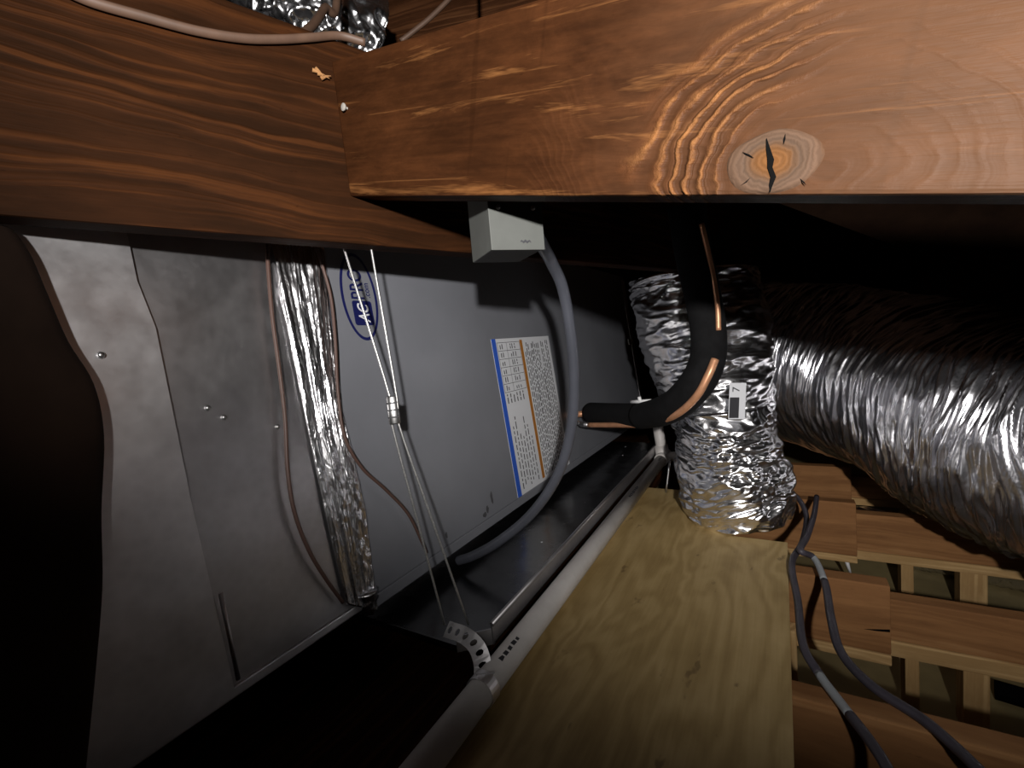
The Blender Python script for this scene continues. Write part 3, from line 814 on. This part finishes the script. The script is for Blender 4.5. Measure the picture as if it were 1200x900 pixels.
# ------------------------------------------------------------------ foil wrapped vertical duct
def crink(fr, amp, seed_, an=(1, 1, 1)):
    def f(t, th, p):
        q = V((p.x * an[0], p.y * an[1], p.z * an[2])) * fr + V((seed_, 0, 0))
        q = q + V((noise.noise(q * .5), noise.noise(q * .5 + V((9, 0, 0))), noise.noise(q * .5 + V((0, 9, 0))))) * .7
        a = noise.noise(q); b = noise.noise(q * 2.1 + V((3, 1, 2))); c = noise.noise(q * 4.3)
        return amp * (1.6 * (.3 - abs(a)) + .9 * (.3 - abs(b)) + .45 * (.3 - abs(c)))
    return f
bq = onz(861, 632, ZP)
bc = V((bq.x, bq.y + .14, ZP))
col_ = thing('foil_wrapped_duct', 'vertical foil wrapped duct with a bulging crumpled foot standing on the plywood', 'duct', bc)
dcol = dz(bc)
top_c = at(846, 492, dcol)
duct('lower_boot', spline([bc + V((0, 0, .002)), bc.lerp(top_c, .25), bc.lerp(top_c, .6), top_c + V((0, 0, .03))], 5),
     lambda t: .117 + .020 * math.sin(min(1, t * 1.7) * PI * .62) - .03 * max(0, t - .62) / .38, M['foil'], crink(10.5, .015, 2, (1, 1, 1.7)), 190, 200, col_)
u0 = at(850, 505, dcol + .05); u1 = at(814, 350, dcol + .16); u2 = at(808, 318, dcol + .17)
us = duct('upper_sleeve', spline([u0, u0.lerp(u1, .5), u1, u2], 5), lambda t: .125 + .055 * min(1, t * 2.2), M['foil'], crink(10, .011, 7, (.6, .6, 2.2)), 170, 190, col_)
for v in us.data.vertices:                                   # its top is pressed against the underside of the long beam
    v.co.z = min(v.co.z, A0.z + .0015 - bc.z)
# specification sticker on the sleeve
sd = dcol - .135
def quad(name, c, ux, uy, w_, h_, m, par, off):
    c = V(c); n = ux.cross(uy).normalized()
    if n.dot(CAM - c) < 0: n = -n
    return pym(name, [c + ux * (sx * w_ / 2) + uy * (sy * h_ / 2) + n * off for sx, sy in ((-1, -1), (1, -1), (1, 1), (-1, 1))], [(0, 1, 2, 3)], m, par)
sx_ = (RM @ V((1, 0, .15))).normalized(); sy_ = (RM @ V((.04, -1, 0))).normalized()
scn = at(864, 470, sd)
stk = quad('sticker', scn, sx_, sy_, .044, .088, M['white'], col_, 0); stk['label'] = 'white sticker with a black panel and a figure'
quad('sticker_panel', scn - sy_ * .016 - sx_ * .008, sx_, sy_, .025, .050, M['ink'], stk, .001)
cu = bpy.data.curves.new('t', 'FONT'); cu.body = '7'; cu.size = .034; cu.align_x = 'CENTER'; cu.align_y = 'CENTER'
to = bpy.data.objects.new('t', cu); COL.objects.link(to); me = bpy.data.meshes.new_from_object(to.evaluated_get(bpy.context.evaluated_depsgraph_get()))
bpy.data.objects.remove(to)
nn = sx_.cross(sy_); base = parent_loc(stk)
if nn.dot(CAM - scn) < 0: nn = -nn
for v in me.vertices: v.co = scn + sy_ * .028 - sx_ * .004 - sy_ * v.co.x * -1 * .8 - sx_ * v.co.y * .8 + nn * .001 - base
link('sticker_figure', me, M['ink'], stk)

# ------------------------------------------------------------------ big flexible foil duct to the right
a0 = at(890, 418, 1.78); a1 = at(1030, 448, 1.42); a2 = at(1200, 507, 1.02); a3 = at(1400, 570, .80) + V((0, 0, .03))
a4 = a3 + V((.45, -.25, .0)); a4.z = ZP + .24; a5 = a4 + V((.6, -.1, .01))
axis = spline([a0, a1, a2, a3, a4, a5], 8)
def flexd(t, th, p):
    warp = 3.2 * noise.noise(p * 2.2) + 1.2 * noise.noise(p * 6)
    s = t * 78 + 1.6 * math.sin(th + .6) + warp
    q = V((s, math.cos(th) * 1.1, math.sin(th) * 1.1))
    r1 = noise.noise(q); r2 = noise.noise(V((s * 2.3, q.y * 2.4 + 5, q.z * 2.4))); r4 = noise.noise(V((s * 4.7, q.y * 4 + 9, q.z * 4)))
    amp = .5 + .9 * abs(noise.noise(p * 3.1 + V((7, 0, 0)))) * 2
    return amp * (.020 * (.3 - abs(r1)) + .012 * (.3 - abs(r2)) + .005 * (.3 - abs(r4))) + .007 * (.3 - abs(noise.noise(p * 13))) + .026 * noise.noise(p * 3.6)
fd = duct('flexible_duct', axis, lambda t: .28 - .05 * min(1, t * 2), M['foilflex'], flexd, 1000, 170)
tag(fd, 'large wrinkled silver foil flexible duct lying over the joist boards', 'duct')

# ------------------------------------------------------------------ refrigerant line
lp_ = [(693, 484, 1.66), (720, 486, 1.50), (752, 487, 1.32), (785, 478, 1.14), (812, 455, 1.05), (828, 425, 1.03), (830, 390, 1.03), (823, 345, 1.02), (812, 295, 1.00), (804, 240, .98)]
lpath = spline([at(*p) for p in lp_], 10)
rl = thing('refrigerant_line', 'black foam insulated refrigerant line curving up in front of the foil duct', 'pipe', at(785, 478, 1.26))
tube('foam_sleeve', lpath, .038, M['rubber'], rl, 24)
tube('sleeve_end', [lpath[0] + (lpath[0] - lpath[1]).normalized() * .001, lpath[0] + (lpath[0] - lpath[1]).normalized() * .0015], .03, M['black'], rl, 20)
tube('copper_stub', [lpath[0], fc(670, 486, .002)], .011, M['copper'], rl, 12)
cp2 = [(690, 498, 1.58), (720, 498, 1.44), (757, 497, 1.27), (790, 487, 1.09), (815, 466, 1.01), (830, 440, .985), (838, 421, .985)]
tube('copper_line', spline([at(*p) for p in cp2], 8), .0085, M['copper'], rl, 12)
cp3 = [(842, 387, .99), (841, 360, .985), (836, 325, .98), (830, 296, .965), (822, 262, .95)]
tube('copper_line', spline([at(*p) for p in cp3], 8), .0055, M['copper'], rl, 12)
q0, q1 = at(690, 498, 1.58), at(681, 497, 1.61)
tube('flare_nut', [q0, q1], .011, M['steel'], rl, 6)
tube('service_cap', [q1, at(676, 495, 1.63)], .007, M['steel'], rl, 10)
# nylon tie
k = len(lpath) * 2 // 9 - 1
i0_ = min(range(len(lpath)), key=lambda i: abs(((RM.transposed() @ (lpath[i] - CAM)).x / (RM.transposed() @ (lpath[i] - CAM)).z * F + 600) - 752))
tc_, td_ = lpath[i0_], (lpath[i0_ + 1] - lpath[i0_]).normalized()
tube('nylon_tie', [tc_ - td_ * .004, tc_ + td_ * .004], .0392, M['black'], rl, 24)
h0, h1 = at(740, 471, 1.33), at(763, 470, 1.27)
tube('tie_head', [h0, h0.lerp(h1, .45), h1], .0055, M['tiewhite'], rl, 8)
tube('tie_tail', [at(750, 470, 1.30), at(749, 465, 1.30)], .005, M['tiewhite'], rl, 8)

# ------------------------------------------------------------------ joist boards, posts, cables to the right
ZJ = ZP - .0185                                              # the plywood rests on the near joists
XD, YD, ZD = V((1, 0, 0)), V((0, 1, 0)), V((0, 0, 1))
def onY(u, v, Y): return onp(u, v, (0, Y, 0), (0, 1, 0))
def joist(nm, Y, xa_, xb_, zt, zb, lab_, strip=None, slab=None):
    o, _ = board(nm, V((xa_, Y, zb)), XD, ZD, YD, xb_ - xa_, .038, zt - zb, M['joist']); tag(o, lab_, 'joist', 'joists beside the platform')
    if strip:
        o, _ = board('nailer_strip', V((xa_, Y - .004, zb - strip)), XD, ZD, YD, xb_ - xa_, .06, strip - .0005, M['pine']); tag(o, slab, 'nailer', 'pale nailer strips under the joists')
def lap(topL, endL, botL, stripL, topR, botR, stripR, labL, labR, slL, slR):
    Y = onz(*topL, ZJ).y; xe = onY(*endL, Y).x; zb = onY(*botL, Y).z; sl = zb - onY(botL[0], stripL, Y).z if stripL else None
    joist('lapped_joist', Y, xr - .22, xe, ZJ, zb, labL, sl, slL)
    Y2 = Y + .064; zt2 = min(ZJ - .002, onY(*topR, Y2).z); zb2 = onY(*botR, Y2).z; sr = zb2 - onY(botR[0], stripR, Y2).z
    joist('long_joist', Y2, xe - .04, 1.9, zt2, zb2, labR, sr, slR)
    return Y, Y2, zb2 - sr, zb
J1 = lap((955, 546), (998, 580), (998, 588), None, (1000, 558), (998, 583), 591, 'short lapped joist nearest the foil duct foot', 'long joist hidden under the flexible duct', '', 'pale nailer strip half covered by the flexible duct')
J2 = lap((965, 587), (1004, 620), (1003, 652), 660, (1006, 602), (1007, 645), 655, 'short lapped joist crossed by the twin cables', 'long joist with its upper edge under the flexible duct', 'short pale strip under the lapped joist behind the twin cables', 'long pale nailer strip standing on two posts below the duct')
J3 = lap((1000, 681), (1044, 720), (1045, 768), 780, (1046, 703), (1046, 750), 768, 'shaded lapped joist with a dark split beside the plywood', 'long shaded joist standing clear of the duct', 'short pale strip under the shaded lapped joist', 'long pale nailer strip standing on tall posts')
Y4 = onz(1003, 836, ZJ).y
joist('near_joist', Y4, xr - .22, 1.6, ZJ, ZJ - .19, 'dark joist in deep shade below the loose cables')
# split in the shaded joist
sa, sb = onY(1011, 737, J3[0] - .0006), onY(1043, 740, J3[0] - .0006)
o = pym('split', [sa, sa.lerp(sb, .5) + ZD * .002, sb + ZD * .004, sb - ZD * .002, sa.lerp(sb, .5) - ZD * .002], [(0, 1, 2, 3, 4)], M['black']); tag(o, 'dark split in the face of the shaded lapped joist', 'split')
def post(u0_, u1_, v, J, lab_):
    Y = J[1] + .004; a, b = onY(u0_, v, Y), onY(u1_, v, Y)
    o, _ = board('support_post', V((a.x, Y, 0)), ZD, XD, YD, J[2], .05, b.x - a.x, M['pine']); tag(o, lab_, 'post', 'posts under the nailer strips')
post(1056, 1071, 680, J2, 'narrow pale wood post under the long strip below the duct')
post(1125, 1158, 690, J2, 'wide pale wood post under the long strip below the duct')
post(1061, 1078, 800, J3, 'narrow tall pale wood post under the shaded joist')
post(1129, 1161, 820, J3, 'wide tall pale wood post under the shaded joist')
post(1054, 1069, 600, J1, 'stub of pale wood post under the strip half covered by the duct')
ba, bb_ = onY(931, 756, J3[0] - .04), onY(931, 816, J3[0] - .04)
o, _ = board('wood_block', V((xr - .045, J3[0] - .04, bb_.z)), ZD, XD, YD, ba.z - bb_.z + .03, .0365, onY(935, 785, J3[0] - .04).x - xr + .045, M['pine']); tag(o, 'small pale wood block below the plywood edge', 'block')

# black tube standing in for a dark gap, and foil scraps under the boards
v0, v1 = onz(1166, 808, .021), onz(1240, 830, .021)
tag(tube('dark_gap_tube', [v0, v1], .02, M['black'], None, 14), 'short black tube standing in for the dark gap under the shaded board', 'pipe')
sA_, sB_ = onz(1075, 668, .12), onz(1230, 712, .12)
fs_ = duct('foil_duct', [sA_ + V((-.1, .33, -.03)), sA_.lerp(sB_, .5) + V((0, .33, -.03)), sB_ + V((.1, .33, -.03))], lambda t: .085, M['foilflex'], crink(30, .008, 3), 90, 60)
tag(fs_, 'small foil duct half hidden below the joist boards', 'duct')
wp0, wp1 = onY(992, 657, J2[0] + .062), onY(997, 673, J2[0] + .062)
tag(tube('plastic_peg', [wp0, wp1], lambda t: .006 - .003 * t, M['tiewhite'], None, 8), 'small white plastic peg hanging below the lapped short board', 'peg')
# twin cables
zc = ZJ + .010
def loose(name, pts, lab_, pale):
    P = [onz(u, v, zc + h) for u, v, h in pts]; path = spline(P, 10)
    o = thing(name, lab_, 'cable', P[0])
    n = len(path); lo_, hi_ = int(pale[0] * n), int(pale[1] * n)
    tube('cable_run', path[:lo_ + 1], .0066, M['hose'], o, 10); tube('painted_highlight', path[lo_:hi_ + 1], .0064, M['hose_highlight'], o, 10); tube('cable_run', path[hi_:], .0068, M['hose'], o, 10)  # middle stretch carries a highlight as paler colour
loose('loose_cable', [(918, 570, .03), (936, 585, .03), (945, 606, .012), (940, 636, .012), (928, 660, .02), (935, 705, .012), (941, 755, .01), (960, 790, .003), (990, 830, .003), (1022, 872, .01), (1045, 912, .01), (1075, 1000, .01), (1120, 1200, .01)], 'slate grey cable with a painted highlight hanging along the plywood edge', (.585, .685))
loose('loose_cable', [(957, 582, .03), (954, 603, .028), (946, 628, .034), (938, 645, .040), (954, 654, .018), (967, 684, .01), (974, 725, .012), (986, 765, .005), (1022, 804, .003), (1080, 842, .003), (1120, 876, .004), (1150, 905, .01), (1230, 980, .01), (1380, 1150, .01)], 'slate grey cable looping away from the plywood edge over the boards', (.305, .375))

# ------------------------------------------------------------------ wiring and foil above the beams
cb1 = tube('power_cable', spline([pa(u, v, .008) for u, v in ((-10, -60), (30, -32), (70, -14), (110, 3), (170, 20), (230, 36), (285, 45), (330, 46), (365, 44), (398, 42))] + [pa(428, 50, .02)], 8), .0052, M['nmcable'], None, 10, True, .6)
tag(cb1, 'beige power cable running along the upper face of the dark beam', 'cable')
cb2 = tube('power_cable', spline([at(352, 42, .72), at(368, 28, .76), at(380, 10, .8), at(395, -20, .84), V((at(410, -60, .9).x, at(410, -60, .9).y, CEIL))], 8), .007, M['nmcable'], None, 10)
tag(cb2, 'brown cable rising behind the dark beam beside the foil duct', 'cable')
cb3 = tube('thin_wire', spline([at(470, 48, .95), at(488, 34, .95), at(505, 20, .95), at(530, -5, .95), at(560, -40, .95)], 6) + [V((at(575, -60, .97).x, at(575, -60, .97).y, CEIL))], .005, M['nmcable'], None, 8)
tag(cb3, 'thin pale wire rising behind the knotty beam', 'wire')
uf = duct('foil_duct', spline([at(120, -90, 1.0), at(260, -35, 1.0), at(350, 10, 1.05), at(430, 60, 1.15)], 6), lambda t: .115, M['foil'], crink(20, .016, 11), 160, 120)
tag(uf, 'crumpled silver foil duct seen over the top of the dark beam', 'duct')

# ------------------------------------------------------------------ dark rounded shape at the left, not identified
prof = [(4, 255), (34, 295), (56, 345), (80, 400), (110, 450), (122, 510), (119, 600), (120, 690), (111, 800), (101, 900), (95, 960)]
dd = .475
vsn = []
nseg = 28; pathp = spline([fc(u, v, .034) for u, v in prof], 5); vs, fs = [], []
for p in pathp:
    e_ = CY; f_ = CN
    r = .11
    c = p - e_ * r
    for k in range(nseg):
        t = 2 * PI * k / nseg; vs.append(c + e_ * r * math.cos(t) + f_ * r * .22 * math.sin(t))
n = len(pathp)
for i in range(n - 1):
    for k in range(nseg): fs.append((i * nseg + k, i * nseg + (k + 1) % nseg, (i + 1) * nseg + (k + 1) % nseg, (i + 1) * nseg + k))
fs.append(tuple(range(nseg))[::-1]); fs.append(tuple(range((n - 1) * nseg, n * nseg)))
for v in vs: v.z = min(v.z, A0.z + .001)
dk = pym('dark_rounded_shape', vs, fs, M['dark_brown'], None, True)
tag(dk, 'dark brown rounded bulging shape in shadow in front of the sheet metal duct', 'insulation')
